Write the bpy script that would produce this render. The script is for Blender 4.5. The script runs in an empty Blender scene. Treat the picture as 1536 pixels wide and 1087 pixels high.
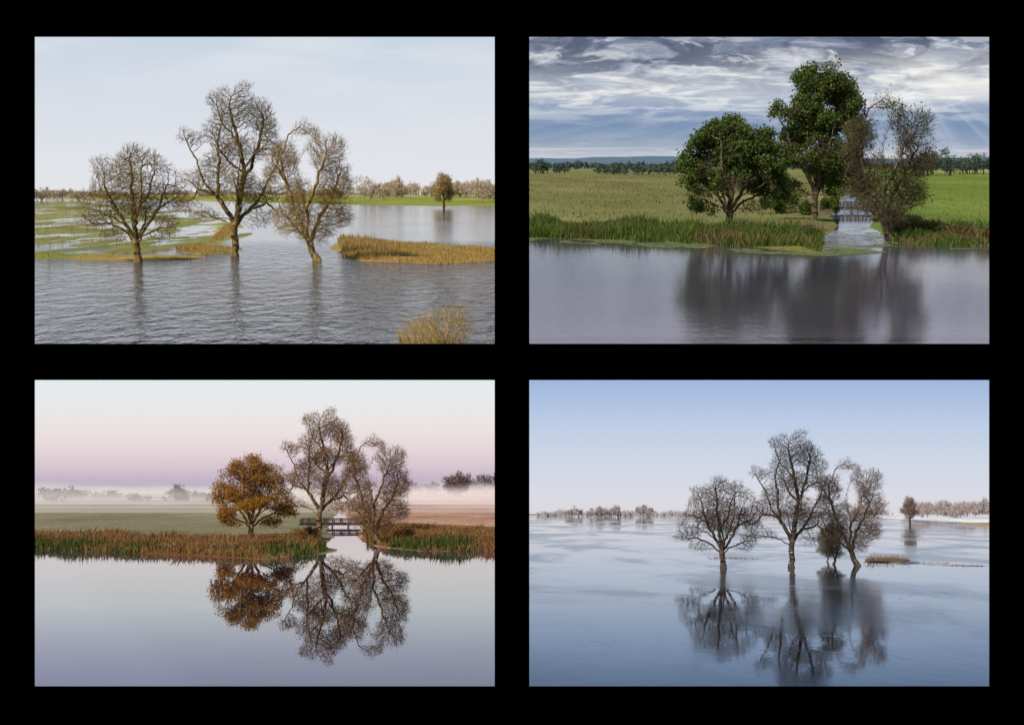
import bpy, math, random
import numpy as np
from mathutils import Matrix, Vector

F=2110.0; CX=768.0; CY=543.5
def lin(*c):
    return tuple(((v/255)/12.92 if v/255<=0.04045 else ((v/255+0.055)/1.055)**2.4) for v in c)
sc=bpy.context.scene
sc.view_settings.view_transform='Standard'; sc.view_settings.look='None'
sc.view_settings.exposure=0; sc.view_settings.gamma=1

# ------------------------------------------------------------------ dioramas
class Site:
    """one landscape diorama: metres, z=0 is the water level, eye height H."""
    def __init__(s,H,hy,size,D=1000.0):
        s.H=H; s.hy=hy; s.size=size; s.D=D
        s.p=math.atan((CY-hy)/F)
        s.M=Matrix.Rotation(s.p,4,'X')@Matrix.Scale(size,4)@Matrix.Translation((0,0,-H))
    def g(s,px,py,z=0.0):   # photogrammetry: photo measurement -> metres on the ground
        u=(px-CX)/F; v=(CY-py)/F
        c,n=math.cos(s.p),math.sin(s.p)
        dy=c+v*n; dz=-n+v*c
        t=(z-s.H)/dz
        return (u*t,dy*t)
    def poly(s,pts): return [s.g(*q) for q in pts]
A1=Site(6,280,1.0); A2=Site(6,240,1.0); A3=Site(5,728,15.0); A4=Site(6,758,15.0)

# ------------------------------------------------------------------ mesh helpers
def mkmesh(name,V,faces,smooth=False,col=None):
    V=np.asarray(V,dtype=np.float32)
    me=bpy.data.meshes.new(name)
    me.vertices.add(len(V)); me.vertices.foreach_set('co',V.ravel())
    fl=[np.asarray(f,dtype=np.int32) for f in faces if len(f)]
    nl=sum(f.size for f in fl); nf=sum(len(f) for f in fl)
    me.loops.add(nl); me.polygons.add(nf)
    me.loops.foreach_set('vertex_index',np.concatenate([f.ravel() for f in fl]))
    tot=np.concatenate([np.full(len(f),f.shape[1],dtype=np.int32) for f in fl])
    st=np.concatenate([[0],np.cumsum(tot)[:-1]]).astype(np.int32)
    me.polygons.foreach_set('loop_start',st)
    me.update(calc_edges=True)
    me.polygons.foreach_set('use_smooth',np.full(nf,smooth))
    if col is not None:
        a=me.color_attributes.new('tint','FLOAT_COLOR','POINT')
        a.data.foreach_set('color',np.c_[col,np.ones(len(V))].astype(np.float32).ravel())
    return me
def mk(name,V,faces,mat,M,smooth=False,parent=None,col=None):
    me=mkmesh(name,V,faces,smooth,col); me.materials.append(mat)
    ob=bpy.data.objects.new(name,me); sc.collection.objects.link(ob)
    if parent is not None: ob.parent=parent
    elif M is not None: ob.matrix_world=M
    return ob
def inst(name,me,mat,M):
    if len(me.materials)==0: me.materials.append(mat)
    ob=bpy.data.objects.new(name,me); sc.collection.objects.link(ob)
    ob.material_slots[0].link='OBJECT'; ob.material_slots[0].material=mat
    ob.matrix_world=M; return ob

_lat=np.random.RandomState(7).rand(256,256)
def vn(x,y,s,o=0):
    x=np.asarray(x)/s+37.3*o+1000; y=np.asarray(y)/s+91.7*o+1000
    xi=np.floor(x).astype(int); yi=np.floor(y).astype(int); fx=x-xi; fy=y-yi
    fx=fx*fx*(3-2*fx); fy=fy*fy*(3-2*fy)
    g=lambda a,b:_lat[a%256,b%256]
    return (g(xi,yi)*(1-fx)+g(xi+1,yi)*fx)*(1-fy)+(g(xi,yi+1)*(1-fx)+g(xi+1,yi+1)*fx)*fy
def fbm(x,y,s,o=0,n=4):
    r=0;a=1;t=0
    for i in range(n):
        r=r+a*vn(x,y,s/2**i,o+i*3);t+=a;a*=0.55
    return r/t*2-1

def sdf(P,poly):
    poly=np.array(poly); d=np.full(len(P),1e18); ins=np.zeros(len(P),bool)
    for i in range(len(poly)):
        a=poly[i]; b=poly[(i+1)%len(poly)]; e=b-a; w=P-a
        t=np.clip((w@e)/(e@e+1e-12),0,1)
        q=w-t[:,None]*e; d=np.minimum(d,(q**2).sum(1))
        c=(a[1]>P[:,1])!=(b[1]>P[:,1])
        with np.errstate(divide='ignore',invalid='ignore'):
            xc=(b[0]-a[0])*(P[:,1]-a[1])/(b[1]-a[1]+1e-12)+a[0]
        ins^=c&(P[:,0]<xc)
    d=np.sqrt(d); return np.where(ins,d,-d)

# ------------------------------------------------------------------ materials
def newmat(name):
    m=bpy.data.materials.new(name); m.use_nodes=True; nt=m.node_tree; nt.nodes.clear()
    o=nt.nodes.new('ShaderNodeOutputMaterial')
    def N(t,**k):
        n=nt.nodes.new(t)
        for a,b in k.items(): setattr(n,a,b)
        return n
    return m,nt,N,nt.links.new,o
def ramp(N,stops):
    r=N('ShaderNodeValToRGB'); e=r.color_ramp.elements
    stops=sorted(stops)
    e[0].position=stops[0][0]; e[0].color=(*stops[0][1],1)
    e[1].position=stops[-1][0]; e[1].color=(*stops[-1][1],1)
    for p,c in stops[1:-1]:
        q=e.new(p); q.color=(*c,1)
    return r
def coords(N,L,scale=(1,1,1)):
    t=N('ShaderNodeTexCoord'); m=N('ShaderNodeMapping'); m.inputs['Scale'].default_value=scale
    L(t.outputs['Object'],m.inputs['Vector']); return m.outputs[0]
def noise(N,L,vec,scale,detail=4,rough=0.55,dist=0):
    n=N('ShaderNodeTexNoise'); n.inputs['Scale'].default_value=scale
    n.inputs['Detail'].default_value=detail; n.inputs['Roughness'].default_value=rough
    n.inputs['Distortion'].default_value=dist; L(vec,n.inputs['Vector']); return n.outputs['Fac']
def maprange(N,L,src,a,b,c,d,itp='LINEAR'):
    m=N('ShaderNodeMapRange',interpolation_type=itp)
    for k,v in zip(('From Min','From Max','To Min','To Max'),(a,b,c,d)): m.inputs[k].default_value=v
    L(src,m.inputs[0]); return m.outputs[0]
def math2(N,L,op,a,b=None,clamp=False):
    m=N('ShaderNodeMath',operation=op,use_clamp=clamp)
    for i,s in enumerate((a,b)):
        if s is None: continue
        if isinstance(s,(int,float)): m.inputs[i].default_value=s
        else: L(s,m.inputs[i])
    return m.outputs[0]

def m_bark(name,c1,c2):
    m,nt,N,L,o=newmat(name); v=coords(N,L,(1,1,.35))
    r=ramp(N,[(.35,c1),(.65,c2)]); L(noise(N,L,v,3.0,6),r.inputs[0])
    b=N('ShaderNodeBsdfDiffuse')
    L(r.outputs[0],b.inputs[0]); L(b.outputs[0],o.inputs[0]); return m
def m_leaf(name,cols,tr=.35,ns=.5):
    m,nt,N,L,o=newmat(name)
    g=N('ShaderNodeNewGeometry'); v=coords(N,L)
    a=math2(N,L,'MULTIPLY',g.outputs['Random Per Island'],.5)
    b=math2(N,L,'MULTIPLY',noise(N,L,v,ns,3),.5)
    s=math2(N,L,'ADD',a,b)
    n=len(cols); r=ramp(N,[(.15+.7*i/(n-1),c) for i,c in enumerate(cols)])
    L(s,r.inputs[0])
    d=N('ShaderNodeBsdfDiffuse'); L(r.outputs[0],d.inputs[0])
    if tr<=0: L(d.outputs[0],o.inputs[0]); return m
    t=N('ShaderNodeBsdfTranslucent'); x=N('ShaderNodeMixShader')
    x.inputs[0].default_value=tr
    L(r.outputs[0],t.inputs[0])
    L(d.outputs[0],x.inputs[1]); L(t.outputs[0],x.inputs[2]); L(x.outputs[0],o.inputs[0]); return m
def m_ground(name,s=1.0):
    m,nt,N,L,o=newmat(name); v=coords(N,L)
    a=N('ShaderNodeAttribute',attribute_name='tint')
    v2=coords(N,L,(1,.35,1))
    n1=noise(N,L,v2,.12,8,.65); n2=noise(N,L,v,1.6,6,.7); n3=noise(N,L,v2,.03,6,.6)
    h=N('ShaderNodeHueSaturation')
    va=math2(N,L,'MULTIPLY',maprange(N,L,n2,.3,.7,.6,1.4),maprange(N,L,n3,.3,.7,.7,1.3))
    L(maprange(N,L,n1,.3,.7,.46,.53),h.inputs['Hue']); L(va,h.inputs['Value']); L(a.outputs['Color'],h.inputs['Color'])
    b=N('ShaderNodeBsdfDiffuse'); L(h.outputs[0],b.inputs[0])
    bu=N('ShaderNodeBump'); bu.inputs['Strength'].default_value=.6; bu.inputs['Distance'].default_value=.3*s
    L(n2,bu.inputs['Height']); L(bu.outputs[0],b.inputs['Normal'])
    L(b.outputs[0],o.inputs[0]); return m
def m_water(name,base,rough,waves,s=1.0,roughvar=None,ior=1.33,shelter=None,gust=None,cracks=False):
    m,nt,N,L,o=newmat(name)
    b=N('ShaderNodeBsdfPrincipled'); b.inputs['Base Color'].default_value=(*base,1)
    b.inputs['Roughness'].default_value=rough; b.inputs['IOR'].default_value=ior
    prev=None; st=None
    if shelter:
        tc=N('ShaderNodeTexCoord'); sp=N('ShaderNodeSeparateXYZ'); L(tc.outputs['Object'],sp.inputs[0])
        st=maprange(N,L,sp.outputs[1],shelter[0],shelter[1],1,shelter[2],'SMOOTHSTEP')
    if gust:
        gn=maprange(N,L,noise(N,L,coords(N,L,(1,.35,1)),gust[0],3,.5,.5),.38,.62,gust[1],gust[2],'SMOOTHSTEP')
        st=gn if st is None else math2(N,L,'MULTIPLY',st,gn)
    for (sx,sy,scale,dist) in waves:
        v=coords(N,L,(sx,sy,1)); n=noise(N,L,v,scale,3,.6,.3)
        bu=N('ShaderNodeBump'); bu.inputs['Strength'].default_value=1; bu.inputs['Distance'].default_value=dist*s
        if st is not None: L(st,bu.inputs['Strength'])
        L(n,bu.inputs['Height'])
        if prev: L(prev,bu.inputs['Normal'])
        prev=bu.outputs[0]
    if prev: L(prev,b.inputs['Normal'])
    if roughvar:
        v=coords(N,L,(1,.4,1)); n=noise(N,L,v,roughvar[0],5,.6,.6)
        L(maprange(N,L,n,.42,.58,roughvar[1],roughvar[2]),b.inputs['Roughness'])
    if cracks:
        v=coords(N,L,(1,.45,1)); nn=N('ShaderNodeTexNoise'); nn.inputs['Scale'].default_value=.3; nn.inputs['Detail'].default_value=5; L(v,nn.inputs['Vector'])
        ad=N('ShaderNodeVectorMath',operation='MULTIPLY_ADD'); ad.inputs[1].default_value=(7,7,0); L(nn.outputs['Color'],ad.inputs[0]); L(v,ad.inputs[2])
        vo=N('ShaderNodeTexVoronoi',feature='DISTANCE_TO_EDGE'); vo.inputs['Scale'].default_value=.085; L(ad.outputs[0],vo.inputs['Vector'])
        ln=maprange(N,L,vo.outputs['Distance'],0,.014,1,0)
        ms=maprange(N,L,noise(N,L,v,.11,4,.6),.5,.6,0,.4)
        f=math2(N,L,'MULTIPLY',ln,ms)
        fl=maprange(N,L,noise(N,L,coords(N,L,(1,.3,1)),.09,6,.62,.4),.53,.68,0,.08)
        f=math2(N,L,'MAXIMUM',f,fl)
        d=N('ShaderNodeBsdfDiffuse'); d.inputs[0].default_value=(.55,.63,.72,1)
        x=N('ShaderNodeMixShader'); L(f,x.inputs[0]); L(b.outputs[0],x.inputs[1]); L(d.outputs[0],x.inputs[2]); L(x.outputs[0],o.inputs[0]); return m
    L(b.outputs[0],o.inputs[0]); return m
SKYTOP=350.0
def m_sky(name,S,stops,strength=1.0,clouds=None,rays=None):
    m,nt,N,L,o=newmat(name)
    def pos(py): return max(0,min(1,(S.H+(S.hy-py)/F*S.D)/SKYTOP))
    tc=N('ShaderNodeTexCoord'); sp=N('ShaderNodeSeparateXYZ'); L(tc.outputs['Object'],sp.inputs[0])
    dv=math2(N,L,'DIVIDE',sp.outputs[2],SKYTOP)
    r=ramp(N,[(pos(py),lin(*c)) for py,c in stops])
    L(dv,r.inputs[0])
    out=r.outputs[0]
    def over(out,f,col):
        mx=N('ShaderNodeMix',data_type='RGBA'); L(f,mx.inputs[0]); L(out,mx.inputs[6])
        mx.inputs[7].default_value=(*lin(*col),1); return mx.outputs[2]
    if rays:
        xs,zs=rays
        num=math2(N,L,'SUBTRACT',sp.outputs[0],xs); den=math2(N,L,'SUBTRACT',zs,sp.outputs[2])
        q=math2(N,L,'DIVIDE',num,math2(N,L,'MAXIMUM',den,2.0))
        cb=N('ShaderNodeCombineXYZ'); L(q,cb.inputs[0])
        n=noise(N,L,cb.outputs[0],2.6,3,.55)
        am=ramp(N,[(pos(p),(a,a,a)) for p,a in [(235,0),(205,.4),(160,.45),(135,0)]]); L(dv,am.inputs[0])
        f=math2(N,L,'MULTIPLY',maprange(N,L,n,.4,.7,0,1,'SMOOTHSTEP'),am.outputs[0])
        xf=maprange(N,L,sp.outputs[0],100,260,.3,1)
        out=over(out,math2(N,L,'MULTIPLY',f,xf),(196,208,222))
    for cl in (clouds or []):
        v=coords(N,L,(cl['sx'],1,cl['sz'])); n=noise(N,L,v,1.0,cl.get('det',8),cl.get('rough',.6),cl.get('dist',.4))
        mr=maprange(N,L,n,cl['lo'],cl['hi'],0,1,'SMOOTHSTEP')
        am=ramp(N,[(pos(py),(a,a,a)) for py,a in cl['amp']]); L(dv,am.inputs[0])
        f=math2(N,L,'MULTIPLY',mr,am.outputs[0])
        if 'xr' in cl: f=math2(N,L,'MULTIPLY',f,maprange(N,L,sp.outputs[0],*cl['xr']))
        out=over(out,f,cl['col'])
    e=N('ShaderNodeEmission'); e.inputs[1].default_value=strength
    L(out,e.inputs[0]); L(e.outputs[0],o.inputs[0])
    m.cycles.emission_sampling='NONE'
    return m

# ------------------------------------------------------------------ terrain / water / sky
def terrain(S,u0,u1,zones,mat,pynear,base=-.6,rows=360,cols=440):
    ynear=S.g(768,pynear)[1]
    ys=np.exp(np.linspace(math.log(ynear),math.log(S.D-1),rows))
    us=np.linspace(u0,u1,cols)
    U,Y=np.meshgrid(us,ys); X=U*Y; P=np.c_[X.ravel(),Y.ravel()]
    h,c=height(P,zones,base)
    V=np.c_[P,h]
    i=np.arange(rows*cols).reshape(rows,cols)
    q=np.c_[i[:-1,:-1].ravel(),i[:-1,1:].ravel(),i[1:,1:].ravel(),i[1:,:-1].ravel()]
    return mk('ground',V,[q],mat,S.M,smooth=True,col=c)
def height(P,zones,base=-.6):
    h=np.full(len(P),base); c=np.tile(np.array([.1,.09,.06]),(len(P),1))
    for z in zones:
        d=sdf(P,z['poly'])
        k=np.clip(d/z.get('w',3),-1,1)*z.get('amp',.3)
        k=k+z.get('off',0)+z.get('na',.1)*fbm(P[:,0],P[:,1]*z.get('ys',.5),z.get('ns',8),z.get('o',0))
        k=np.where(d<-z.get('w',3)*1.5,-9,k)
        m=k>h; h=np.where(m,k,h)
        t=np.clip(.5+.9*fbm(P[:,0],P[:,1]*.35,z.get('cs',14),5),0,1)[:,None]
        cc=np.array(z['c1'])*(1-t)+np.array(z['c2'])*t
        c=np.where(m[:,None],cc,c)
    return h,c
def wedge(name,S,u0,u1,pynear,mat,z=0):
    yn=S.g(768,pynear)[1]; yf=S.D+2
    V=[(u0*yn,yn,z),(u1*yn,yn,z),(u1*yf,yf,z),(u0*yf,yf,z)]
    return mk(name,V,[[(0,1,2,3)]],mat,S.M)
def backdrop(S,u0,u1,mat):
    D=S.D; n=12; V=[];Q=[]
    for i in range(n+1):
        x=(u0+(u1-u0)*i/n)*D
        V+=[(x,D,-2),(x,D,SKYTOP)]
    for i in range(n): Q.append((2*i,2*i+2,2*i+3,2*i+1))
    return mk('sky',V,[Q],mat,S.M)

# ------------------------------------------------------------------ scatter helpers
def randvec(rs,n):
    v=rs.normal(size=(n,3)); return v/np.linalg.norm(v,axis=1)[:,None]
def quads(C,s,rs,asp=.6,up=0.0):
    n=len(C); a=randvec(rs,n); a[:,2]+=up*np.sign(rs.rand(n)-.1); a/=np.linalg.norm(a,axis=1)[:,None]
    b=np.cross(a,randvec(rs,n)); b/=np.linalg.norm(b,axis=1)[:,None]+1e-9
    s=np.asarray(s).reshape(-1,1)
    V=np.stack([C-a*s,C+b*s*asp,C+a*s,C-b*s*asp],1).reshape(-1,3)
    Q=np.arange(4*n).reshape(n,4); return V,Q
def inpoly(rs,poly,n):
    poly=np.array(poly); lo=poly.min(0); hi=poly.max(0); out=[]; k=0
    while k<n:
        P=lo+rs.rand(n*2,2)*(hi-lo); P=P[sdf(P,poly)>0]
        out.append(P); k+=len(P)
        if len(out)>60: break
    return np.concatenate(out)[:n]
def blades(name,S,polys,n,h0,h1,mat,zones=None,w=.05,lean=.35,seed=1,clump=3.0,thr=-.25,var=.8,pw=1.0):
    rs=np.random.RandomState(seed); P=[]
    ar=[]
    for p in polys:
        q=np.array(p); ar.append(abs(np.sum(q[:,0]*np.roll(q[:,1],-1)-q[:,1]*np.roll(q[:,0],-1)))/2)
    for p,a in zip(polys,ar): P.append(inpoly(rs,p,max(20,int(n*a/sum(ar)))))
    P=np.concatenate(P)
    cn=fbm(P[:,0],P[:,1],clump,11+seed); P=P[cn+rs.rand(len(P))*.4>thr]
    z=np.zeros(len(P))
    if zones is not None:
        z,_=height(P,zones); k=z>-.3; P=P[k]; z=np.maximum(z[k],-.08)
    n=len(P); cn=fbm(P[:,0],P[:,1],clump,11+seed)
    H=(h0+(h1-h0)*rs.rand(n)**pw)*np.clip(1+var*cn*1.8,.2,2.2)
    an=rs.rand(n)*6.283; le=lean*rs.rand(n)*H; ww=w*(.6+.8*rs.rand(n))
    B=np.c_[P,z]; fa=rs.rand(n)*6.283
    sd=np.c_[np.cos(fa),np.sin(fa),np.zeros(n)]*ww[:,None]*.5
    T=B+np.c_[np.cos(an)*le,np.sin(an)*le,H]
    Mi=B+np.c_[np.cos(an)*le*.3,np.sin(an)*le*.3,H*.55]
    V=np.stack([B-sd,B+sd,Mi+sd*.8,T,Mi-sd*.8],1).reshape(-1,3)
    Q=np.arange(5*n).reshape(n,5)
    return mk(name,V,[Q],mat,S.M)

# ------------------------------------------------------------------ trees
def resample(pl,step):
    pl=[np.array(p,float) for p in pl]; out=[pl[0]]
    for a,b in zip(pl[:-1],pl[1:]):
        n=max(1,int(round(np.linalg.norm(b-a)/step)))
        for i in range(1,n+1): out.append(a+(b-a)*i/n)
    return out
def grow(name,skel,lobes,natt,seed,step=.22,infl=1.6,kill=.28,r0=.0132,ex=2.2,trop=.03,jit=.2,twig=1.0,tl=(.25,.6),sub=9,wob=.055,outw=.10):
    rs=np.random.RandomState(seed)
    P=[np.array(skel[0][0],float)]; par=[-1]
    for k,pl in enumerate(skel):
        pts=resample(pl,step)
        if k==0: cur=0
        else:
            a=np.array(P); cur=int(np.argmin(((a-pts[0])**2).sum(1)))
        w=np.zeros(3)
        for i,p in enumerate(pts[1:]):
            w=w*.88+rs.normal(size=3)*wob*min(1,(i+1)/4)*(0 if k==0 and i<3 else 1)
            P.append(p+w); par.append(cur); cur=len(P)-1
    A=[]; sl=[]
    for l in lobes:
        if sub:
            for q in range(sub):
                d=randvec(rs,1)[0]*rs.uniform(.2,.74); k=rs.uniform(.36,.56)
                sl.append((l[0]+d[0]*l[3],l[1]+d[1]*l[4],l[2]+d[2]*l[5],l[3]*k,l[4]*k,l[5]*k*.85))
        else: sl.append(l)
    vol=np.array([l[3]*l[4]*l[5] for l in sl])**.85; vol/=vol.sum()
    for l,v in zip(sl,vol):
        n=int(natt*v); d=randvec(rs,n)*(rs.rand(n)[:,None]**(1/2.6))
        A.append(np.array(l[:3])+d*np.array(l[3:]))
    A=np.concatenate(A); ctr=A.mean(0); ctr[2]=min(A[:,2].min()+1.2,ctr[2]*.6)
    Pn=np.array(P)
    def upd(newP,base,nd,ni,A):
        for s0 in range(0,len(newP),400):
            q=newP[s0:s0+400]
            d=((A**2).sum(1)[:,None]+(q**2).sum(1)[None]-2*A@q.T); j=d.argmin(1); dm=np.sqrt(np.maximum(d[np.arange(len(A)),j],0))
            m=dm<nd; nd=np.where(m,dm,nd); ni=np.where(m,j+base+s0,ni)
        return nd,ni
    nd=np.full(len(A),1e9); ni=np.zeros(len(A),int)
    nd,ni=upd(Pn,0,nd,ni,A)
    nch={}; last={}
    for it in range(170):
        k=nd>kill; A=A[k]; nd=nd[k]; ni=ni[k]
        if len(A)==0: break
        act=nd<infl*(1 if it<60 else 1.6)
        if not act.any():
            act=nd<infl*4
            if not act.any(): break
        idx=ni[act]; d=A[act]-Pn[idx]; d/=np.linalg.norm(d,axis=1)[:,None]+1e-9
        u,inv=np.unique(idx,return_inverse=True)
        D=np.zeros((len(u),3)); np.add.at(D,inv,d)
        D/=np.linalg.norm(D,axis=1)[:,None]+1e-9
        ow=Pn[u]-ctr; ow/=np.linalg.norm(ow,axis=1)[:,None]+1e-9
        D+=rs.normal(size=D.shape)*jit+ow*outw; D[:,2]+=trop
        D/=np.linalg.norm(D,axis=1)[:,None]
        nw=[];base=len(Pn); dead=[]
        for j,i in enumerate(u):
            if nch.get(i,0)>=3 or (i in last and last[i]@D[j]>.93): dead.append(i); continue
            nch[i]=nch.get(i,0)+1; last[i]=D[j]
            nw.append(Pn[i]+D[j]*step); par.append(int(i))
        if dead:
            kk=~(np.isin(ni,dead)&(rs.rand(len(ni))<.25))
        if nw:
            nw=np.array(nw); Pn=np.concatenate([Pn,nw]); nd,ni=upd(nw,base,nd,ni,A)
        if dead: A=A[kk]; nd=nd[kk]; ni=ni[kk]
    par=np.array(par); n=len(Pn)
    acc=np.zeros(n)
    for i in range(n-1,-1,-1):
        if acc[i]==0: acc[i]=r0**ex
        if par[i]>=0: acc[par[i]]+=acc[i]
    R=acc**(1/ex)
    R=np.where(R>.30,.30+(R-.30)*.3,R)
    main=np.zeros(n,int)-1
    for i in range(1,n):
        p=par[i]
        if main[p]<0 or R[i]>R[main[p]]: main[p]=i
    e=np.arange(1,n); pa=par[e]
    ra=np.where(main[pa]==e,R[pa],np.minimum(R[pa],R[e]*1.1)); rb=R[e]
    S0=[Pn[pa]];S1=[Pn[e]];RA=[ra];RB=[rb]
    c=np.where(R<r0*3.6)[0]
    c=np.concatenate([c]*int(math.ceil(twig))); c=c[rs.rand(len(c))<twig/math.ceil(twig)]
    dirp=Pn[c]-Pn[np.maximum(par[c],0)]; dirp/=np.linalg.norm(dirp,axis=1)[:,None]+1e-9
    def nrm(v): return v/(np.linalg.norm(v,axis=1)[:,None]+1e-9)
    ow=nrm(Pn[c]-ctr)
    d=dirp*.9+randvec(rs,len(c))*.7+ow*.3; d[:,2]+=.12; d=nrm(d)
    Lh=(tl[0]+(tl[1]-tl[0])*rs.rand(len(c)))[:,None]*.5
    m1=Pn[c]+d*Lh; d2=d+randvec(rs,len(c))*.3; d2[:,2]+=.15; d2=nrm(d2)
    m2=m1+d2*Lh
    d3=nrm(d+randvec(rs,len(c))*.7); m3=m1+d3*Lh*.8
    o=np.full(len(c),r0*.72)
    S0+=[Pn[c],m1,m1];S1+=[m1,m2,m3];RA+=[o,o*.85,o*.7];RB+=[o*.85,o*.45,o*.4]
    a=np.concatenate(S0);b=np.concatenate(S1);ra=np.concatenate(RA);rb=np.concatenate(RB)
    fl=np.clip(1-a[:,2]/1.0,0,1)*(ra>.12); ra=ra*(1+.45*fl**2); fl=np.clip(1-b[:,2]/1.0,0,1)*(rb>.12); rb=rb*(1+.45*fl**2)
    V=[];Q=[];base=0
    for msk,k in ((ra>=.05,9),(ra<.05,3)):
        A_,B_,r1,r2=a[msk],b[msk],ra[msk],rb[msk]
        t=B_-A_; t/=np.linalg.norm(t,axis=1)[:,None]+1e-9
        ref=np.tile([.0,1.,.05],(len(t),1)); bad=np.abs((t*ref).sum(1))>.95; ref[bad]=[1,0,0]
        x=np.cross(ref,t); x/=np.linalg.norm(x,axis=1)[:,None]; y=np.cross(t,x)
        an=np.arange(k)*2*math.pi/k
        ring=x[:,None]*np.cos(an)[None,:,None]+y[:,None]*np.sin(an)[None,:,None]
        vv=np.concatenate([A_[:,None]+ring*r1[:,None,None],B_[:,None]+ring*r2[:,None,None]],1)
        m=len(t); V.append(vv.reshape(-1,3))
        i0=base+np.arange(m)[:,None]*2*k; j=np.arange(k)[None]; jn=(j+1)%k
        Q.append(np.stack([i0+j,i0+jn,i0+k+jn,i0+k+j],2).reshape(-1,4)); base+=m*2*k
    tips=np.concatenate([Pn[R<r0*2.8],m2])
    return mkmesh(name,np.concatenate(V),[np.concatenate(Q)],True),tips

def spec(sk,lb,m,seed):
    rs=np.random.RandomState(seed)
    S_=[[(p[0]*m,(p[2] if len(p)>2 else 0),p[1]*m) for p in pl] for pl in sk]
    L_=[(l[0]*m,(l[4] if len(l)>4 else rs.uniform(-1,1)*.6),l[1]*m,l[2]*m,(l[2]+l[3])*.5*m*1.05,l[3]*m) for l in lb]
    return S_,L_
skA=[[(0,0),(0,20),(-2,36)],
 [(-2,36),(-14,58,-.3),(-30,90,-.8),(-40,118,-1.2)],[(-2,36),(-6,75,.4),(-10,115,.7),(-8,158,.8)],
 [(-2,34),(16,58,.3),(32,84,.8),(42,118,1.2)],[(-1,30),(-22,50,.9),(-48,60,1.6),(-74,58,1.8)],
 [(0,30),(20,46,-.8),(42,56,-1.4),(58,54,-1.6)],[(-2,36),(8,70,-1.2),(18,110,-1.9),(20,148,-2)],[(-2,36),(4,60,1.6),(6,85,2.8)],
 [(-30,90,-.8),(-52,100,-.2),(-66,104,.3)],[(32,84,.8),(50,92,.2),(60,98,0)],[(-14,58,-.3),(-38,72,-1.2),(-58,84,-1.6)],[(-6,75,.4),(12,100,1),(22,132,1.4)]]
lbA=[(0,115,52,46,0),(-42,108,36,36,-.5),(40,105,36,34,.5),(-66,64,32,20,.8),(50,60,32,20,-.6),(-14,160,32,26,.3),(22,152,32,26,-.5),(-78,90,18,20,0),(0,82,40,28,2),(-44,138,26,24,0),(64,92,18,22,0),(0,80,36,26,-2),(-44,44,26,12,1),(38,42,24,11,-1),(44,136,22,18,0)]
skB=[[(0,0),(-1,20),(2,38),(5,56)],
 [(5,56),(9,90,.2),(14,130,.5),(10,170,.3),(2,210,0),(-2,245,0)],
 [(11,105,.3),(26,145,1),(40,185,1.5),(44,215,1.2)],
 [(3,50),(-14,75,-.6),(-30,100,-1),(-46,132,-1.3),(-58,165,-1.2),(-66,182,-1)],
 [(-22,88,-.8),(-22,130,.2),(-26,175,.8),(-18,225,.5)],
 [(4,50),(24,75,.8),(44,102,1.4),(62,135,1.4)],[(14,130,.5),(32,158,-.6),(54,172,-1)],[(10,170,.3),(-12,196,.8),(-22,222,1)],
 [(-30,100,-1),(-58,104,-.2),(-78,84,.5)],[(8,80,0),(12,110,-1.8),(22,160,-2.6)],[(5,56),(2,90,1.6),(-8,130,2.8)],[(24,75,.8),(52,82,0),(72,66,-.5)],
 [(2,44),(-24,58,1),(-50,62,1.5)],[(14,130,.5),(-4,150,-1),(-14,170,-2)]]
lbB=[(-3,222,42,44,0),(42,210,40,38,.8),(-58,184,32,20,-1),(10,165,46,40,0),(56,165,30,34,.8),(-42,120,46,34,0),(44,98,42,42,.6),(-76,84,26,24,.4),(2,112,38,32,-1),(70,66,24,22,-.4),(-22,245,22,20,.3),(18,252,22,18,0),(-30,150,32,30,1),(-20,190,30,28,-.5),(62,130,22,26,0),(-46,62,28,18,1),(38,60,24,18,0)]
skC=[[(0,0),(-9,18),(-17,40)],
 [(-17,40),(-36,78,.3),(-46,118,.4),(-52,158,.2),(-38,190,0),(-18,208,0)],
 [(-17,40),(-12,88,-.6),(4,128,-.8),(16,170,-.8)],[(-12,30),(2,66,.7),(22,100,1.1),(34,135,1)],
 [(-14,32),(-36,52,.8),(-58,76,1.2),(-66,108,1.2)],[(-46,118,.4),(-66,150,0),(-62,172,0)],[(-12,60,0),(-20,110,-1.5),(-24,150,-1.8)]]
lbC=[(-44,160,26,38,0),(-20,198,24,14,0),(22,140,30,52,-.2),(8,95,36,40,.3),(-40,92,38,44,.5),(-22,52,44,24,0),(-66,140,16,30,0),(38,78,22,34,.4),(4,175,20,24,-.4),(10,50,30,22,.6),(42,125,18,38,0)]
TA=grow('oak_branches',*spec(skA,lbA,.057,1),17000,11,twig=2.0)
TB=grow('poplar_branches',*spec(skB,lbB,.0625,2),27000,12,twig=1.9)
TC=grow('willow_branches',*spec(skC,lbC,.058,3),16000,13,trop=.2,twig=2.2,tl=(.35,.9))
rs=np.random.RandomState(5)
skS=[[(0,0,0),(0,0,.1)]]+[[(0,0,.05),(math.cos(a)*.5*r,math.sin(a)*.5*r,.7),(math.cos(a)*1.1*r,math.sin(a)*1.1*r,1.5)] for a,r in [(i*.7,.5+.5*rs.rand()) for i in range(9)]]
TS=grow('shrub_branches',skS,[(0,0,1.3,1.3,1.3,.9),(0.5,0,1.7,.8,.8,.7),(-.7,0,1,.8,.8,.7)],1400,21,step=.1,infl=.9,kill=.16,r0=.006,trop=.25,twig=1.5,tl=(.15,.4),sub=0,wob=.02)

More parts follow.
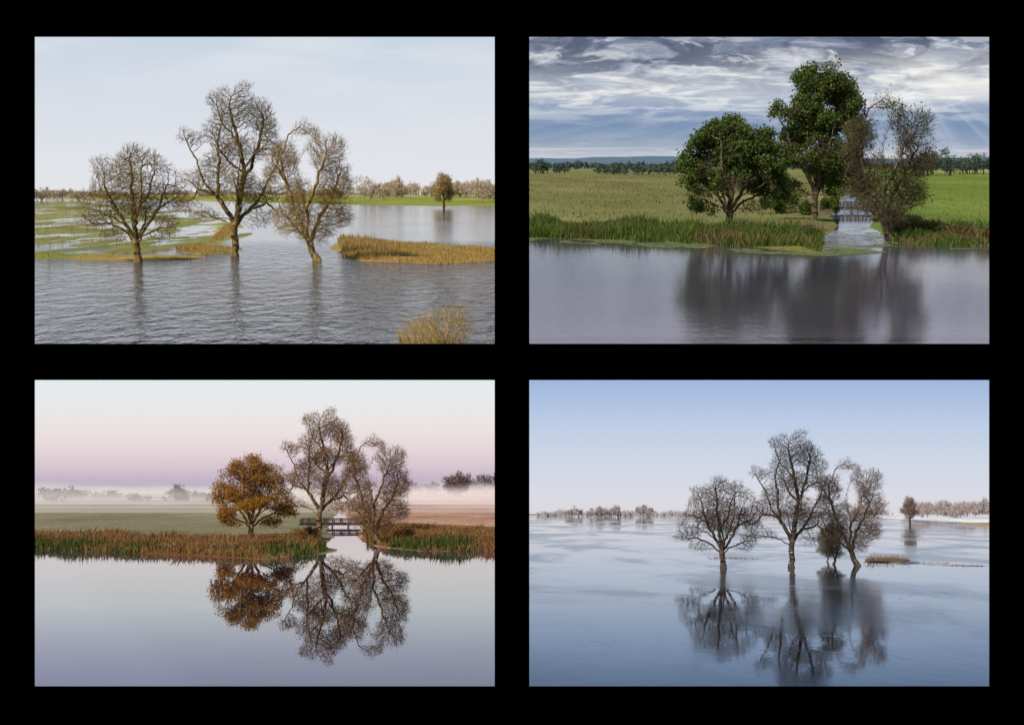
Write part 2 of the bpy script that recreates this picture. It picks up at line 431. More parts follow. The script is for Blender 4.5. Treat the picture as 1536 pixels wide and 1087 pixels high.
def tree(name,S,T,px,py,scale,bark,rot=0,mirror=1,z=-.1,leaf=None,nl=0,ls=.15,sp=.28,seed=1,sx=1.0,keep=None,cs=1.5):
    x,y=S.g(px,py)
    M=S.M@Matrix.Translation((x,y,z))@Matrix.Rotation(rot,4,'Z')@Matrix.Diagonal((scale*mirror*sx,scale,scale,1))
    ob=inst(name,T[0],bark,M)
    if leaf is not None:
        rs=np.random.RandomState(seed); t=T[1]
        if keep is not None:
            cn=fbm(t[:,0]+t[:,1]*.7,t[:,2]+t[:,1]*.5,cs,seed,3); t=t[cn+rs.rand(len(cn))*.15>keep]
        C=t[rs.randint(0,len(t),nl)]+rs.normal(size=(nl,3))*sp
        V,Q=quads(C,ls*(.6+.8*rs.rand(nl)),rs,.65)
        mk('foliage',V,[Q],leaf,None,parent=ob)
    return ob

def treeline(name,S,clumps,mat,seed,bare=False,q=1.1):
    rs=np.random.RandomState(seed); Vs=[];Qs=[];b=0
    for (px,w,hp,dist,n) in clumps:
        x=(px-CX)/F*dist; m=dist/F; W=w*m; Hh=hp*m
        nb=max(4,int(w/max(hp,4)*5)+3)
        for i in range(nb):
            bx=x+rs.uniform(-.5,.5)*W*.85; bh=Hh*rs.uniform(.55,1.0)*(1-.35*abs(bx-x)/(W*.5+1e-6)); r=min(Hh*.38,W*.45)*rs.uniform(.6,1)
            k=int(n/nb)
            c=randvec(rs,k)*(rs.rand(k)[:,None]**.4)*np.array([r,r,max(bh*.33,.5)])
            cl=randvec(rs,9)*np.array([r,r,bh*.32])*.8; ci=rs.randint(0,9,k)
            c=c*.45+cl[ci]
            C=np.array([bx,dist+rs.uniform(-8,8),max(bh-bh*.42,.4)])+c; C[:,2]=np.maximum(C[:,2],.1)
            if bare: v,f=quads(C,m*q*2.2*(.5+rs.rand(k)),rs,.12,up=1.2)
            else: v,f=quads(C,m*q*(.6+.8*rs.rand(k)),rs,.7)
            Vs.append(v);Qs.append(f+b);b+=len(v)
            t=m*.7
            v=np.array([[bx-t,C[0,1],-.3],[bx+t,C[0,1],-.3],[bx+t*.5,C[0,1],bh*.7],[bx-t*.5,C[0,1],bh*.7]])
            Vs.append(v);Qs.append(np.array([[0,1,2,3]])+b);b+=4
    return mk(name,np.concatenate(Vs),[np.concatenate(Qs)],mat,S.M)

def bush(name,S,items,mat,seed,n=2500,ls=.1):
    rs=np.random.RandomState(seed);Cs=[]
    for (px,py,w,h) in items:
        x,y=S.g(px,py); m=y/F; W=w*m*.5; Hh=h*m
        lob=np.c_[rs.uniform(-.7,.7,8)*W,rs.uniform(-.7,.7,8)*W,rs.uniform(.2,.7,8)*Hh]
        k=lob[rs.randint(0,8,n)]; c=k+randvec(rs,n)*(rs.rand(n)[:,None]**.5)*np.array([W*.45,W*.45,Hh*.35])
        c[:,2]=np.abs(c[:,2]); Cs.append(c+np.array([x,y,0.1]))
    C=np.concatenate(Cs); V,Q=quads(C,ls*(.6+.8*rs.rand(len(C))),rs,.5)
    return mk(name,V,[Q],mat,S.M)

def boxes(L_):
    V=[];Q=[]
    for (cx,cy,cz,sx,sy,sz) in L_:
        b=len(V)
        for dz in(-1,1):
            for dx,dy in((-1,-1),(1,-1),(1,1),(-1,1)): V.append((cx+dx*sx/2,cy+dy*sy/2,cz+dz*sz/2))
        Q+=[(b,b+3,b+2,b+1),(b+4,b+5,b+6,b+7)]+[(b+i,b+(i+1)%4,b+4+(i+1)%4,b+4+i) for i in range(4)]
    return V,Q
def bridge(S,px0,px1,py,mat,hgt=1.0):
    x0,y=S.g(px0,py); x1,_=S.g(px1,py); w=x1-x0
    P=[(0,0,hgt*.55,w,1.6,.16),(0,-.9,hgt*.40,w*.98,.14,.3)]
    n=9
    for i in range(n):
        t=-w/2+w*i/(n-1)
        P.append((t,-.8,hgt*.95,.13,.13,hgt*.6)); P.append((t,.8,hgt*.95,.13,.13,hgt*.6))
        if i%2==0: P.append((t,-1.05,-.05,.2,.2,hgt*1.2))
    for yy in(-.8,.8):
        P.append((0,yy*1.12,hgt*1.28,w,.08,.12)); P.append((0,yy*1.12,hgt*.95,w,.07,.1))
    V,Q=boxes(P)
    return mk('wooden_footbridge',V,[Q],mat,S.M@Matrix.Translation(((x0+x1)/2,y,0.1)))

# =================================================================== SPRING FLOOD (upper left)
UL=(-.62,-.0005); UR=(.0005,.62)
bark1=m_bark('bark_grey_brown',(.14,.095,.035),(.40,.285,.11))
bark1b=m_bark('bark_pale_willow',(.23,.155,.05),(.54,.38,.15))
S=A1
g1=m_ground('flood_meadow_grass')
gold=(.46,.31,.10); green=(.23,.27,.06); lime=(.28,.32,.08)
Z1=[dict(poly=S.poly([(-400,293.2),(1500,293.2),(1500,308),(742,309),(640,309),(520,307),(400,304),(250,300),(52,298),(-400,298)]),w=12,amp=.3,na=.12,ns=30,c1=lime,c2=green,cs=60),
 dict(poly=S.poly([(-400,292.9),(1500,292.9),(1500,295.2),(-400,295.2)]),w=20,amp=.4,na=.05,off=.2,c1=(.45,.37,.2),c2=(.38,.34,.16)),
 dict(poly=S.poly([(-600,302),(52,302),(150,306),(250,316),(275,330),(272,352),(255,370),(150,374),(52,370),(-600,366)]),w=6,amp=.03,na=.42,ns=4,ys=.22,off=-.035,o=2,c1=(.20,.22,.08),c2=(.33,.32,.12),cs=5),
 dict(poly=S.poly([(-600,372),(52,379),(150,382),(240,383),(292,385),(290,391),(200,391.5),(120,389),(52,386),(-600,382)]),w=1.5,amp=.10,na=.2,ns=4,off=.0,c1=gold,c2=green,cs=5),
 dict(poly=S.poly([(262,371),(300,368),(346,371),(345,380),(300,382),(272,378)]),w=1.5,amp=.12,na=.12,ns=4,off=.02,c1=gold,c2=(.25,.26,.08),cs=4),
 dict(poly=S.poly([(338,338),(352,338),(345,352),(330,362),(312,366),(326,352)]),w=1.5,amp=.12,na=.1,ns=4,off=.05,c1=gold,c2=gold),
 dict(poly=S.poly([(506,358),(530,358),(600,364),(742,374),(1200,374),(1200,393),(742,392),(660,395),(560,391),(520,387),(510,372)]),w=1.6,amp=.12,na=.14,ns=5,off=.03,c1=gold,c2=(.28,.28,.07),cs=6)]
terrain(S,*UL,Z1,g1,541)
w1=m_water('choppy_river_water',(.016,.02,.025),.06,[(1,.45,.9,.5),(1,.6,3.2,.12)],shelter=(122,165,.12),gust=(.05,.7,1.25))
wedge('water',S,*UL,541,w1)
backdrop(S,*UL,m_sky('hazy_spring_sky',S,[(300,(228,228,232)),(260,(226,228,233)),(200,(220,224,232)),(130,(211,219,230)),(60,(201,213,227)),(0,(176,192,212)),(-80,(125,145,172)),(-300,(78,98,128))],
  clouds=[dict(sx=1/110,sz=1/30,lo=.4,hi=.75,amp=[(300,.1),(200,.35),(60,.6),(0,.3),(-300,.1)],col=(230,231,235),det=5,rough=.5)]))
reed1=m_leaf('dry_reed_gold',[(.30,.20,.07),(.58,.40,.16),(.36,.32,.09)],.3)
reedg=m_leaf('meadow_green_blades',[(.14,.18,.05),(.27,.31,.08),(.44,.34,.13)],.3)
RS=S.poly([(506,358),(530,358),(600,364),(742,374),(790,376),(790,394),(742,393),(660,396),(560,392),(520,388),(508,372)])
blades('riverbank_reeds',S,[z['poly'] for z in Z1[4:6]]+[RS],24000,.06,.3,reed1,Z1,w=.06,seed=3,pw=2)
blades('reed_bed',S,[S.poly([(508,358),(530,358),(565,364),(605,372),(600,391),(545,391),(514,386)])],7000,.12,.65,reed1,Z1,w=.045,seed=4,pw=2,thr=.05,clump=2)
blades('marsh_grass',S,[S.poly([(10,380),(150,383),(292,385),(290,391.5),(120,390),(10,386)]),Z1[2]['poly']],34000,.04,.28,reedg,Z1,w=.08,seed=5,pw=2,thr=.05,clump=4)
tree('oak_tree',S,TA,207,393,.93,bark1)
tree('black_poplar_tree',S,TB,352,384,.90,bark1)
tree('willow_tree',S,TC,477,391,.92,bark1b)
twigs1=m_leaf('budding_twig_haze',[(.42,.29,.11),(.58,.42,.17),(.48,.40,.14)],.3)
dist1=m_leaf('haze_tinted_bare_crowns',[(.40,.32,.26),(.54,.43,.31),(.47,.38,.30)],0,.02)  # aerial haze painted into the diffuse colours, lifted towards the sky
dist1b=m_leaf('haze_tinted_dark_wood',[(.18,.20,.20),(.28,.29,.26)],0,.02)  # hedge colours greyed to include distance haze
tree('field_tree',S,TA,666,311,.98,bark1b,rot=1.3,leaf=twigs1,nl=5000,ls=.16,sp=.3,seed=3,keep=-.1)
r=random.Random(3)
treeline('distant_tree_row',S,[(r.uniform(530,760),r.uniform(18,36),r.uniform(22,36),r.uniform(620,900),1300) for i in range(17)]+[(550,40,44,600,2000),(572,20,40,600,1000),(735,26,46,560,1500),(712,20,48,600,1200)],dist1,31,bare=True)
treeline('distant_woodland',S,[(r.uniform(-20,530),r.uniform(20,40),r.uniform(9,14),r.uniform(800,950),600) for i in range(26)]+[(68,26,24,600,1200),(102,16,22,620,900),(122,14,22,600,700),(500,40,18,900,800)],dist1,32,bare=True)
treeline('far_hedge',S,[(x,46,6,960,500) for x in range(20,760,34)],dist1b,33,q=.8)
yel=m_bark('yellow_twigs',(.46,.31,.08),(.75,.55,.2))
x,y=S.g(668,532)
inst('yellow_willow_shrub',TS[0],yel,S.M@Matrix.Translation((x,y,-.15))@Matrix.Diagonal((.85,.85,.85,1)))
x,y=S.g(630,536)
inst('yellow_willow_shrub',TS[0],yel,S.M@Matrix.Translation((x,y,-.2))@Matrix.Rotation(2,4,'Z')@Matrix.Scale(.7,4))
blades('shore_reeds',S,[S.poly([(600,530),(735,530),(760,540),(600,540)])],1500,.2,.7,reed1,None,w=.02,seed=6,clump=1)

# =================================================================== SUMMER (upper right)
S=A2
g2=m_ground('summer_meadow_grass')
ol=(.16,.195,.065); ol2=(.25,.23,.105); sg=(.16,.21,.055); bg=(.19,.28,.06)
canL=[(1224,378),(1232,360),(1240,345),(1244,330),(1240,318),(1250,306),(1262,296),(1266,288)]
canR=[(1272,288),(1282,296),(1300,306),(1318,318),(1316,330),(1322,345),(1334,360),(1345,372)]
Z2=[dict(poly=S.poly([(300,252.8),(1262,252.8)]+[(1266,288)]+canL[::-1][1:]+[(1205,372),(1100,368),(1000,361),(900,358),(794,355),(300,352)]),w=2.2,amp=.22,na=.1,off=.05,ns=5,c1=ol,c2=ol2,cs=22),
 dict(poly=S.poly([(1262,252.8),(2600,252.8),(2600,372),(1484,369),(1420,368),(1360,364),(1334,360)]+canR[:-1][::-1][1:]),w=2.2,amp=.22,na=.1,off=.05,ns=5,c1=bg,c2=sg,cs=22),
 dict(poly=S.poly([(1340,253),(2600,253),(2600,261),(1340,260)]),w=9,amp=.26,na=.05,off=.15,c1=(.42,.37,.19),c2=ol2),
 dict(poly=S.poly([(300,330),(794,334),(1000,340),(1200,348),(1236,345),(1225,378),(1100,368),(1000,361),(900,358),(794,355),(300,352)]),w=2.0,amp=.23,na=.1,off=.06,ns=5,c1=(.10,.14,.03),c2=(.19,.19,.06),cs=5)]
terrain(S,*UR,Z2,g2,534)
w2=m_water('rippled_evening_water',(.075,.072,.105),.012,[(1,.6,2.0,.008),(1,.8,8,.0045)],gust=(.06,.5,1.2),shelter=(108,122,.2))
wedge('water',S,*UR,534,w2)
backdrop(S,*UR,m_sky('summer_cloud_sky',S,[(250,(205,208,215)),(232,(186,193,206)),(215,(146,162,186)),(190,(122,146,178)),(165,(138,158,188)),(145,(176,185,201)),(120,(186,194,207)),(98,(150,160,182)),(75,(120,131,156)),(55,(125,136,160)),(25,(200,200,218)),(-40,(222,218,238)),(-120,(215,210,234)),(-300,(165,165,195))],
 rays=(270,78),
 clouds=[dict(sx=1/60,sz=1/9,lo=.44,hi=.62,amp=[(250,.25),(225,.12),(195,.05),(172,.35),(150,.9),(115,.95),(92,.5),(60,.35),(0,.2),(-300,.2)],col=(238,239,238),dist=.9),
         dict(sx=1/55,sz=1/16,lo=.44,hi=.57,amp=[(200,0),(150,.05),(125,.35),(98,.9),(50,.94),(25,.25),(-300,.1)],col=(84,94,120),rough=.6,dist=.8),
         dict(sx=1/26,sz=1/9,lo=.54,hi=.68,amp=[(200,0),(140,.4),(90,.7),(50,.6),(0,.1),(-300,.1)],col=(222,226,231),rough=.62,dist=.8),
         dict(sx=1/90,sz=1/22,lo=.35,hi=.6,amp=[(170,0),(150,.5),(120,.8),(95,.4),(70,0)],col=(252,250,245),xr=(120,300,.1,1)),
         dict(sx=1/60,sz=1/3.2,lo=.5,hi=.62,amp=[(250,.6),(228,.55),(215,.1),(190,0)],col=(228,220,216))]))
rg=m_leaf('green_reed_blades',[(.03,.06,.012),(.08,.145,.025),(.15,.23,.05),(.24,.24,.09)],.35,.25)
rgr=m_leaf('meadow_dry_blades',[(.13,.16,.05),(.22,.22,.09),(.36,.28,.15)],.3,.2)
bandL=S.poly([(780,338),(900,341),(1000,346),(1100,351),(1205,356),(1236,350),(1230,379),(1205,374),(1100,369.5),(1000,362.5),(900,359.5),(780,356.5)])
bandR=S.poly([(1332,350),(1370,350),(1420,352),(1500,354),(1500,371),(1420,369.5),(1360,366),(1330,362)])
blades('green_reed_belt',S,[bandL,bandR],54000,.06,.68,rg,Z2,w=.07,seed=7,lean=.6,pw=2.2,clump=4,var=1.3)
blades('bank_weeds',S,[bandL,bandR],12000,.08,.65,m_leaf('weed_brown',[(.14,.10,.05),(.27,.19,.09),(.14,.18,.05)],.3,.3),Z2,w=.09,seed=27,lean=.9,pw=2,clump=4,var=1.2,thr=.1)
blades('meadow_grass',S,[S.poly([(780,262),(1215,266),(1240,345),(1100,356),(780,345)])],26000,.06,.3,rgr,Z2,w=.12,seed=8,pw=2,clump=8,var=1.2)
blades('green_meadow_grass',S,[S.poly([(1330,262),(1500,262),(1500,358),(1340,350)])],16000,.05,.2,m_leaf('lush_blades',[(.12,.16,.03),(.22,.3,.06),(.26,.33,.08)],.3),Z2,w=.12,seed=9,pw=2)
bark2=m_bark('bark_dark_brown',(.07,.052,.038),(.22,.165,.115))
lf2=m_leaf('summer_green_leaves',[(.035,.062,.016),(.09,.14,.037),(.17,.23,.06),(.29,.34,.10)],.4,1.1)
tree('oak_tree',S,TA,1092,350,.93,bark2,mirror=-1,leaf=lf2,nl=40000,ls=.12,sp=.16,seed=4,keep=.0,cs=1.0)
tree('black_poplar_tree',S,TB,1220,334,.92,bark2,leaf=lf2,nl=54000,ls=.13,sp=.17,seed=5,keep=.0,cs=1.1)
tree('willow_tree',S,TC,1338,362,.88,bark2,leaf=lf2,nl=4000,ls=.09,sp=.2,seed=6,keep=.15)
lf2b=m_leaf('shrub_brown_green',[(.07,.08,.03),(.14,.16,.05),(.27,.18,.11),(.18,.24,.07)],.3,1.5)
bush('riverside_shrub',S,[(1120,358,60,26),(1150,360,50,20),(1075,360,40,18),(1205,362,40,22),(1000,354,50,16),(920,352,60,12),(1040,356,40,14),(840,350,50,10),(960,354,40,14)],lf2b,41,2600,.08)
bush('bramble_thicket',S,[(1358,357,50,40),(1390,358,60,34),(1430,361,70,26),(1470,363,50,24),(1335,347,22,34)],lf2b,42,3600,.08)
bush('shaded_undergrowth',S,[(1185,322,60,46),(1245,322,26,26),(1160,324,40,30),(1210,326,30,26)],lf2,43,3500,.10)
lfd=m_leaf('haze_tinted_green_crowns',[(.05,.075,.075),(.08,.115,.10),(.13,.16,.13)],0,.02)  # distance haze mixed into these crown greens as a bluish cast
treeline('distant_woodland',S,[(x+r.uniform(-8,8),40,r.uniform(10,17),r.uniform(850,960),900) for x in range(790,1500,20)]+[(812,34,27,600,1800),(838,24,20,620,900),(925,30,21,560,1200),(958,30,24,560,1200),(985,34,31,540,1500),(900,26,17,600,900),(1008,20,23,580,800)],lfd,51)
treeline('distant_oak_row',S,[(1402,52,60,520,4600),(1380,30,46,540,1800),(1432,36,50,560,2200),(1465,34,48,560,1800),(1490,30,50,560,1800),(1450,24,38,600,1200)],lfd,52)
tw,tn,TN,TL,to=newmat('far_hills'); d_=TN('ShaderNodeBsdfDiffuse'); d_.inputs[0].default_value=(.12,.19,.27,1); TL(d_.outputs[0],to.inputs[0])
def hills(S,px0,px1,amp,dist,mat,seed,b=3):
    n=160; xs=np.linspace(px0,px1,n); m=dist/F
    hh=S.H+ (b+amp*(fbm(xs,xs*0,90,seed)*.5+.5))*m
    V=[];Q=[]
    for i in range(n):
        x=(xs[i]-CX)*m
        V+=[(x,dist,-1),(x,dist+4,hh[i])]
    for i in range(n-1):Q.append((2*i,2*i+2,2*i+3,2*i+1))
    return mk('hills',V,[Q],mat,S.M)
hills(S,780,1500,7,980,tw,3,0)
wood=m_bark('weathered_timber',(.06,.05,.04),(.2,.17,.14))
bridge(S,1228,1320,318,wood,.8)
def pads(S,polys,n,mat,seed,r=(.06,.16),thr=.0,clump=2.5):
    rs=np.random.RandomState(seed); P=np.concatenate([inpoly(rs,p,n) for p in polys]); P=P[fbm(P[:,0],P[:,1]*.5,clump,3)>thr]
    n=len(P); k=7; R=r[0]+(r[1]-r[0])*rs.rand(n); an=np.linspace(.2,6.1,k)[None]+rs.rand(n)[:,None]*6
    V=np.stack([P[:,0,None]+np.cos(an)*R[:,None],P[:,1,None]+np.sin(an)*R[:,None],np.full((n,k),.012)+rs.rand(n)[:,None]*.012],2).reshape(-1,3)
    return mk('lily_pads',V,[np.arange(n*k).reshape(n,k)],mat,S.M)
pm=m_leaf('lily_pad_green',[(.12,.15,.06),(.2,.24,.10),(.30,.31,.18)],.1)
pads(S,[S.poly([(780,356),(1000,362),(1205,373),(1228,374),(1345,364),(1500,369),(1500,374),(1400,375),(1330,379),(1240,385),(1100,379),(950,370),(780,362)])],11000,pm,1,thr=.02)
pads(S,[S.poly([(1240,340),(1320,340),(1340,376),(1228,380)])],2200,m_leaf('pale_lily_pads',[(.25,.27,.2),(.4,.42,.36)],.1),2,thr=0.05,clump=1.5)

# =================================================================== AUTUMN MIST (lower left)
S=A3
g3=m_ground('autumn_meadow_grass',15)
Z3=[dict(poly=S.poly([(-700,738.8),(474,738.8),(498,762),(500,770),(492,778),(489,790),(487,812),(488,826),(470,832),(400,838),(330,834),(200,829),(52,822),(-700,815)]),w=2.2,amp=.2,na=.08,off=.05,ns=5,c1=(.23,.23,.135),c2=(.32,.28,.18),cs=40),
 dict(poly=S.poly([(474,738.8),(2200,738.8),(2200,824),(742,825),(640,826),(585,820),(552,812),(546,795),(540,780),(520,770),(510,762)]),w=2.2,amp=.2,na=.08,off=.05,ns=5,c1=(.55,.34,.24),c2=(.46,.29,.19),cs=40),
 dict(poly=S.poly([(-700,798),(52,800),(300,806),(480,800),(488,826),(400,838),(200,829),(52,822),(-700,815)]),w=2,amp=.21,na=.08,off=.06,ns=5,c1=(.2,.09,.035),c2=(.13,.12,.03),cs=4),
 dict(poly=S.poly([(546,790),(600,785),(742,792),(2200,790),(2200,824),(742,825),(640,826),(585,820),(552,812)]),w=2,amp=.21,na=.08,off=.06,ns=5,c1=(.28,.13,.06),c2=(.15,.13,.04),cs=4)]
terrain(S,*UL,Z3,g3,1120)
w3=m_water('still_mirror_water',(.05,.045,.08),.003,[(1,.6,.35,.003)],15)
wedge('water',S,*UL,1120,w3)
backdrop(S,*UL,m_sky('dawn_sky',S,[(745,(176,170,190)),(722,(190,177,195)),(705,(211,194,205)),(680,(227,211,216)),(650,(234,224,224)),(620,(234,231,231)),(570,(228,235,239)),(500,(200,206,230)),(400,(165,172,212)),(200,(130,140,190))]))
rr=m_leaf('autumn_reed_blades',[(.08,.09,.03),(.28,.12,.05),(.46,.22,.10),(.18,.18,.06),(.48,.30,.18)],.3,.35)
rgn=m_leaf('dark_green_reeds',[(.03,.05,.015),(.08,.12,.03),(.15,.18,.05)],.3)
bL=S.poly([(30,801),(200,806),(330,811),(480,804),(489,827),(470,833),(400,839),(330,835),(200,830),(30,823)])
bR=S.poly([(544,798),(600,792),(680,796),(760,800),(760,826.5),(640,827),(585,821.5),(550,814)])
blades('autumn_reed_belt',S,[bL,bR],56000,.04,.45,rr,Z3,w=.07,seed=13,clump=3,pw=2.2,lean=.8,var=1.3)
blades('green_reed_belt',S,[S.poly([(30,817),(200,825),(330,830),(470,828),(489,815),(489,828),(470,833.5),(400,839),(330,835),(200,830.5),(30,823)]),S.poly([(550,804),(585,815),(640,821),(760,821),(760,826.5),(640,827),(585,821.5),(550,814)])],9000,.1,.55,rgn,Z3,w=.07,seed=14,clump=3,pw=1.5,thr=.1,var=1.2)
bark3=m_bark('bark_umber',(.13,.075,.045),(.35,.21,.13))
lf3=m_leaf('orange_autumn_leaves',[(.26,.11,.02),(.46,.20,.03),(.62,.33,.06),(.32,.21,.05)],.4,.8)
lf3b=m_leaf('fading_yellow_leaves',[(.30,.14,.04),(.48,.29,.08),(.42,.20,.07)],.35,.8)
tree('oak_tree',S,TA,375,812,.76,bark3,leaf=lf3,nl=24000,ls=.09,sp=.16,seed=7,keep=-.06,mirror=-1,rot=.2,cs=1.1)
tree('black_poplar_tree',S,TB,478,802,.78,bark3,leaf=lf3b,nl=9000,ls=.08,sp=.15,seed=8,keep=-.05)
tree('willow_tree',S,TC,572,818,.75,bark3,leaf=lf3b,nl=3000,ls=.07,sp=.15,seed=9,keep=.1)
bush('autumn_shrub',S,[(440,816,40,26),(410,822,34,14),(470,810,26,20),(600,814,44,24),(580,812,36,20),(640,818,44,18),(700,818,60,16),(250,826,60,11),(120,820,70,10),(180,822,40,13),(310,828,44,14),(345,830,30,14),(735,820,40,16),(80,818,40,12)],rr,61,2200,.07)
bridge(S,452,548,790,m_bark('dark_timber',(.03,.022,.02),(.09,.07,.06)),.7)
lfm=m_leaf('haze_tinted_autumn_crowns',[(.12,.11,.14),(.18,.15,.18),(.22,.18,.19)],0,.02)  # crown colours carry painted haze on top of the mist sheets
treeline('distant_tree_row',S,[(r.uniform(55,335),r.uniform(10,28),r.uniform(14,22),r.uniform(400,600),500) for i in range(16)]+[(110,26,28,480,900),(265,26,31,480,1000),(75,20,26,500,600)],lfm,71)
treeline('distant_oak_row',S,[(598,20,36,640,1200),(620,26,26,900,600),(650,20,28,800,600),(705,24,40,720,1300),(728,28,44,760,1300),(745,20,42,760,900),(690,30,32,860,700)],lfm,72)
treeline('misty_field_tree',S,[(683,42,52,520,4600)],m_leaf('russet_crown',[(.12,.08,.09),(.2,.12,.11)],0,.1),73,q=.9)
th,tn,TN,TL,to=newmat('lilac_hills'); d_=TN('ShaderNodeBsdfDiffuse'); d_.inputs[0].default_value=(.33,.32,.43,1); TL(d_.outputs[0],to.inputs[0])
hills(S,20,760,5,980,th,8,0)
def m_mist(name,dens,zt,col):
    m,nt,N,L,o=newmat(name)
    tc=N('ShaderNodeTexCoord'); sp=N('ShaderNodeSeparateXYZ'); L(tc.outputs['Object'],sp.inputs[0])
    v=coords(N,L,(.010,.01,.05)); n=noise(N,L,v,1,4)
    zz=math2(N,L,'ADD',sp.outputs[2],maprange(N,L,n,.3,.7,zt*.3,-zt*.3))
    mz=maprange(N,L,zz,0,zt,dens,0,'SMOOTHERSTEP')
    mu=math2(N,L,'MULTIPLY',mz,maprange(N,L,n,.3,.7,.7,1.15),True)
    d=N('ShaderNodeBsdfDiffuse'); d.inputs[0].default_value=(*col,1); t=N('ShaderNodeBsdfTranslucent'); t.inputs[0].default_value=(*col,1)
    ad=N('ShaderNodeMixShader'); ad.inputs[0].default_value=.28; L(d.outputs[0],ad.inputs[1]); L(t.outputs[0],ad.inputs[2])
    tr=N('ShaderNodeBsdfTransparent'); x=N('ShaderNodeMixShader'); L(mu,x.inputs[0]); L(tr.outputs[0],x.inputs[1]); L(ad.outputs[0],x.inputs[2]); L(x.outputs[0],o.inputs[0]); return m
def mist(S,u,rows,mat,zt):
    V=[];Q=[]
    for yy in rows:
        b=len(V); V+=[(u[0]*yy,yy,-.2),(u[1]*yy,yy,-.2),(u[1]*yy,yy,zt),(u[0]*yy,yy,zt)]; Q.append((b,b+1,b+2,b+3))
    return mk('mist',V,[Q],mat,S.M)
mist(S,(-.62,-.004),[360,460,620,800],m_mist('mist_layer',.74,6.8,(.98,.93,.98)),8.8)
mist(S,(-.62,-.004),[250,300],m_mist('low_mist_layer',.4,2.6,(.95,.90,.93)),3.4)

# =================================================================== WINTER FLOOD (lower right)
S=A4
g4=m_ground('winter_shore_grass',15)
Z4=[dict(poly=S.poly([(600,770.7),(2600,770.7),(2600,773.5),(1100,772.5),(600,772)]),w=15,amp=.3,na=.1,off=.1,c1=(.35,.27,.2),c2=(.5,.42,.36),cs=60),
 dict(poly=S.poly([(1300,771),(2600,771),(2600,784),(1484,784),(1420,781),(1340,777),(1300,774)]),w=8,amp=.35,na=.1,off=.15,c1=(.8,.82,.86),c2=(.72,.74,.8),cs=50),
 dict(poly=S.poly([(1440,785),(2600,783),(2600,790),(1484,790),(1455,788)]),w=3,amp=.3,na=.1,off=.1,c1=(.45,.33,.2),c2=(.5,.4,.28)),
 dict(poly=S.poly([(1300,838),(1330,836),(1360,838),(1364,842),(1330,844),(1300,843)]),w=1,amp=.08,na=.05,off=.02,c1=(.25,.17,.1),c2=(.3,.2,.1))]
terrain(S,*UR,Z4,g4,1120)
w4=m_water('thin_ice_water',(.015,.035,.052),.06,[(1,.5,.25,.008),(1,.7,1.6,.002)],15,roughvar=(.07,.012,.14),cracks=True)
wedge('water',S,*UR,1120,w4)
backdrop(S,*UR,m_sky('winter_sky',S,[(775,(219,215,222)),(750,(219,218,226)),(720,(213,217,229)),(680,(203,213,230)),(640,(190,206,229)),(600,(173,194,225)),(570,(160,184,220)),(500,(118,146,186)),(400,(80,110,152)),(200,(55,85,125))]))
bark4=m_bark('bark_winter',(.05,.038,.031),(.165,.125,.10))
bark4b=m_bark('bark_winter_tan',(.13,.092,.06),(.32,.225,.145))
tree('oak_tree',S,TA,1085,852,.875,bark4)
tree('black_poplar_tree',S,TB,1187,851,.81,bark4)
tree('willow_tree',S,TC,1287,848,.875,bark4b)
tree('willow_sapling',S,TC,1250,846,.40,bark4b,rot=2.2)
tree('willow_sapling',S,TC,1240,842,.34,bark4b,rot=.4,mirror=-1)
rw=m_leaf('winter_dead_grass',[(.18,.12,.07),(.36,.24,.15),(.46,.34,.24)],.3)
blades('dead_grass_islet',S,[S.poly([(1305,836),(1330,834),(1362,838),(1366,843),(1330,845),(1300,844)])],1300,.06,.6,rw,None,w=.03,seed=17,pw=2,clump=1.5,thr=.1,lean=.7)
blades('drowned_grass',S,[S.poly([(1366,842),(1476,847),(1476,850),(1366,845)]),S.poly([(1060,835),(1140,836),(1140,838),(1060,838)])],1200,.03,.15,rw,None,w=.05,seed=18,thr=.15,pw=2)
treeline('distant_tree_row',S,[(r.uniform(1330,1500),r.uniform(18,34),r.uniform(24,34),r.uniform(640,930),1500) for i in range(18)]+[(892,20,26,700,900),(922,14,28,700,600),(912,20,16,800,500),(965,24,24,760,900),(860,18,20,760,600)],m_leaf('haze_tinted_winter_crowns',[(.32,.27,.27),(.45,.37,.35),(.38,.33,.34)],0,.02),81,bare=True)  # crown colours paled towards the sky as painted haze
treeline('distant_woodland',S,[(r.uniform(790,1340),r.uniform(20,40),r.uniform(7,12),r.uniform(800,960),400) for i in range(34)],m_leaf('haze_tinted_winter_wood',[(.50,.47,.51),(.60,.55,.58)],0,.02),82,bare=True)  # wood colour lifted almost to sky tone, haze painted in
tree('field_tree',S,TA,1365,786,.9,bark4b,rot=1.3,leaf=m_leaf('winter_twig_haze',[(.30,.23,.20),(.40,.31,.27)],0),nl=1500,ls=.15,sp=.3,seed=3)
icem,tn,TN,TL,to=newmat('snowy_ice'); d_=TN('ShaderNodeBsdfDiffuse'); d_.inputs[0].default_value=(.7,.76,.84,1); TL(d_.outputs[0],to.inputs[0])
def floe(S,px0,px1,py0,py1,n,seed,spd=.5,big=1.0):
    rs=np.random.RandomState(seed); V=[];Q=[]
    for i in range(n):
        t=rs.rand(); cx,cy=S.g(px0+(px1-px0)*t,py0+(py1-py0)*t+rs.normal()*spd)
        rx=rs.uniform(.1,1.0)*big; ry=rs.uniform(.15,1.1)*big; b=len(V)
        for j in range(8):
            a=j*math.pi/4; k=rs.uniform(.45,1.1); V.append((cx+math.cos(a)*rx*k,cy+math.sin(a)*ry*k,.012+i*.0004))
        Q.append(tuple(range(b,b+8)))
    return mk('ice_sheet',V,[Q],icem,S.M)
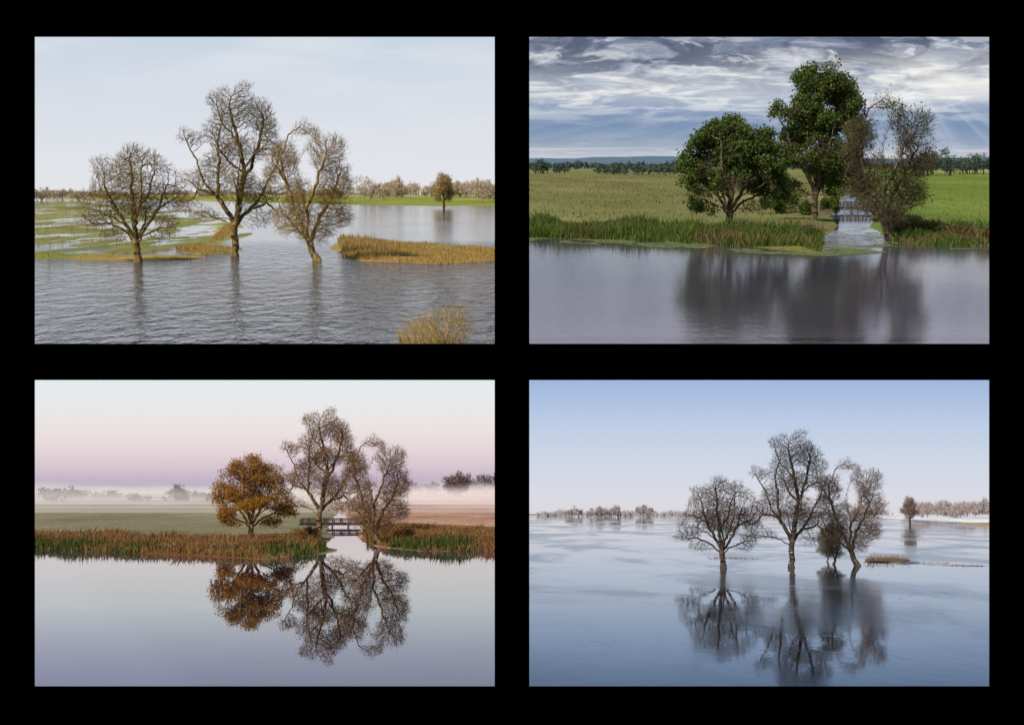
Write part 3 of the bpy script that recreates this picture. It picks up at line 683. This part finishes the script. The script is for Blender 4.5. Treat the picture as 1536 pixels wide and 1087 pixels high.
floe(S,1350,1474,844,848,90,1,.6)
floe(S,1290,1340,847,848,12,2)

# ------------------------------------------------------------------ black mount board holding the four dioramas
bm,tn,TN,TL,to=newmat('black_mount'); d_=TN('ShaderNodeBsdfDiffuse'); d_.inputs[0].default_value=(0,0,0,1); TL(d_.outputs[0],to.inputs[0])
yb=40.0; k=yb/F
X=[-15.4,(52-CX)*k,(742-CX)*k,(794-CX)*k,(1484-CX)*k,15.4]
Zt=[10.8,(CY-55.5)*k,(CY-515.5)*k,(CY-569.8)*k,(CY-1028.8)*k,-10.8]
bx=[]
for j in range(5):
    if j in(1,3):
        for i in(0,2,4): bx.append(((X[i]+X[i+1])/2,yb,(Zt[j]+Zt[j+1])/2,X[i+1]-X[i],.04,Zt[j]-Zt[j+1]))
    else: bx.append((0,yb,(Zt[j]+Zt[j+1])/2,30.8,.04,Zt[j]-Zt[j+1]))
V,Q=boxes(bx); mk('black_mount_board',V,[Q],bm,Matrix.Identity(4))

# ------------------------------------------------------------------ light
el=math.radians(42); az=math.radians(224)
d=Vector((math.sin(az)*math.cos(el),math.cos(az)*math.cos(el),math.sin(el)))
sl=bpy.data.lights.new('sun','SUN'); sl.energy=3.8; sl.angle=math.radians(2.5); sl.color=(1,.91,.77)
so=bpy.data.objects.new('sun',sl); so.rotation_euler=(-d).to_track_quat('-Z','Y').to_euler(); sc.collection.objects.link(so)
w=bpy.data.worlds.new('World'); sc.world=w; w.use_nodes=True; nt=w.node_tree
sk=nt.nodes.new('ShaderNodeTexSky'); sk.sky_type='NISHITA'; sk.sun_disc=False; sk.sun_elevation=el; sk.sun_rotation=az
nt.links.new(sk.outputs[0],nt.nodes['Background'].inputs[0]); nt.nodes['Background'].inputs[1].default_value=.07

cam=bpy.data.cameras.new('camera'); cam.sensor_width=36; cam.lens=F/1536*36; cam.clip_start=.1; cam.clip_end=60000
co=bpy.data.objects.new('camera',cam); co.rotation_euler=(math.pi/2,0,0); sc.collection.objects.link(co); sc.camera=co
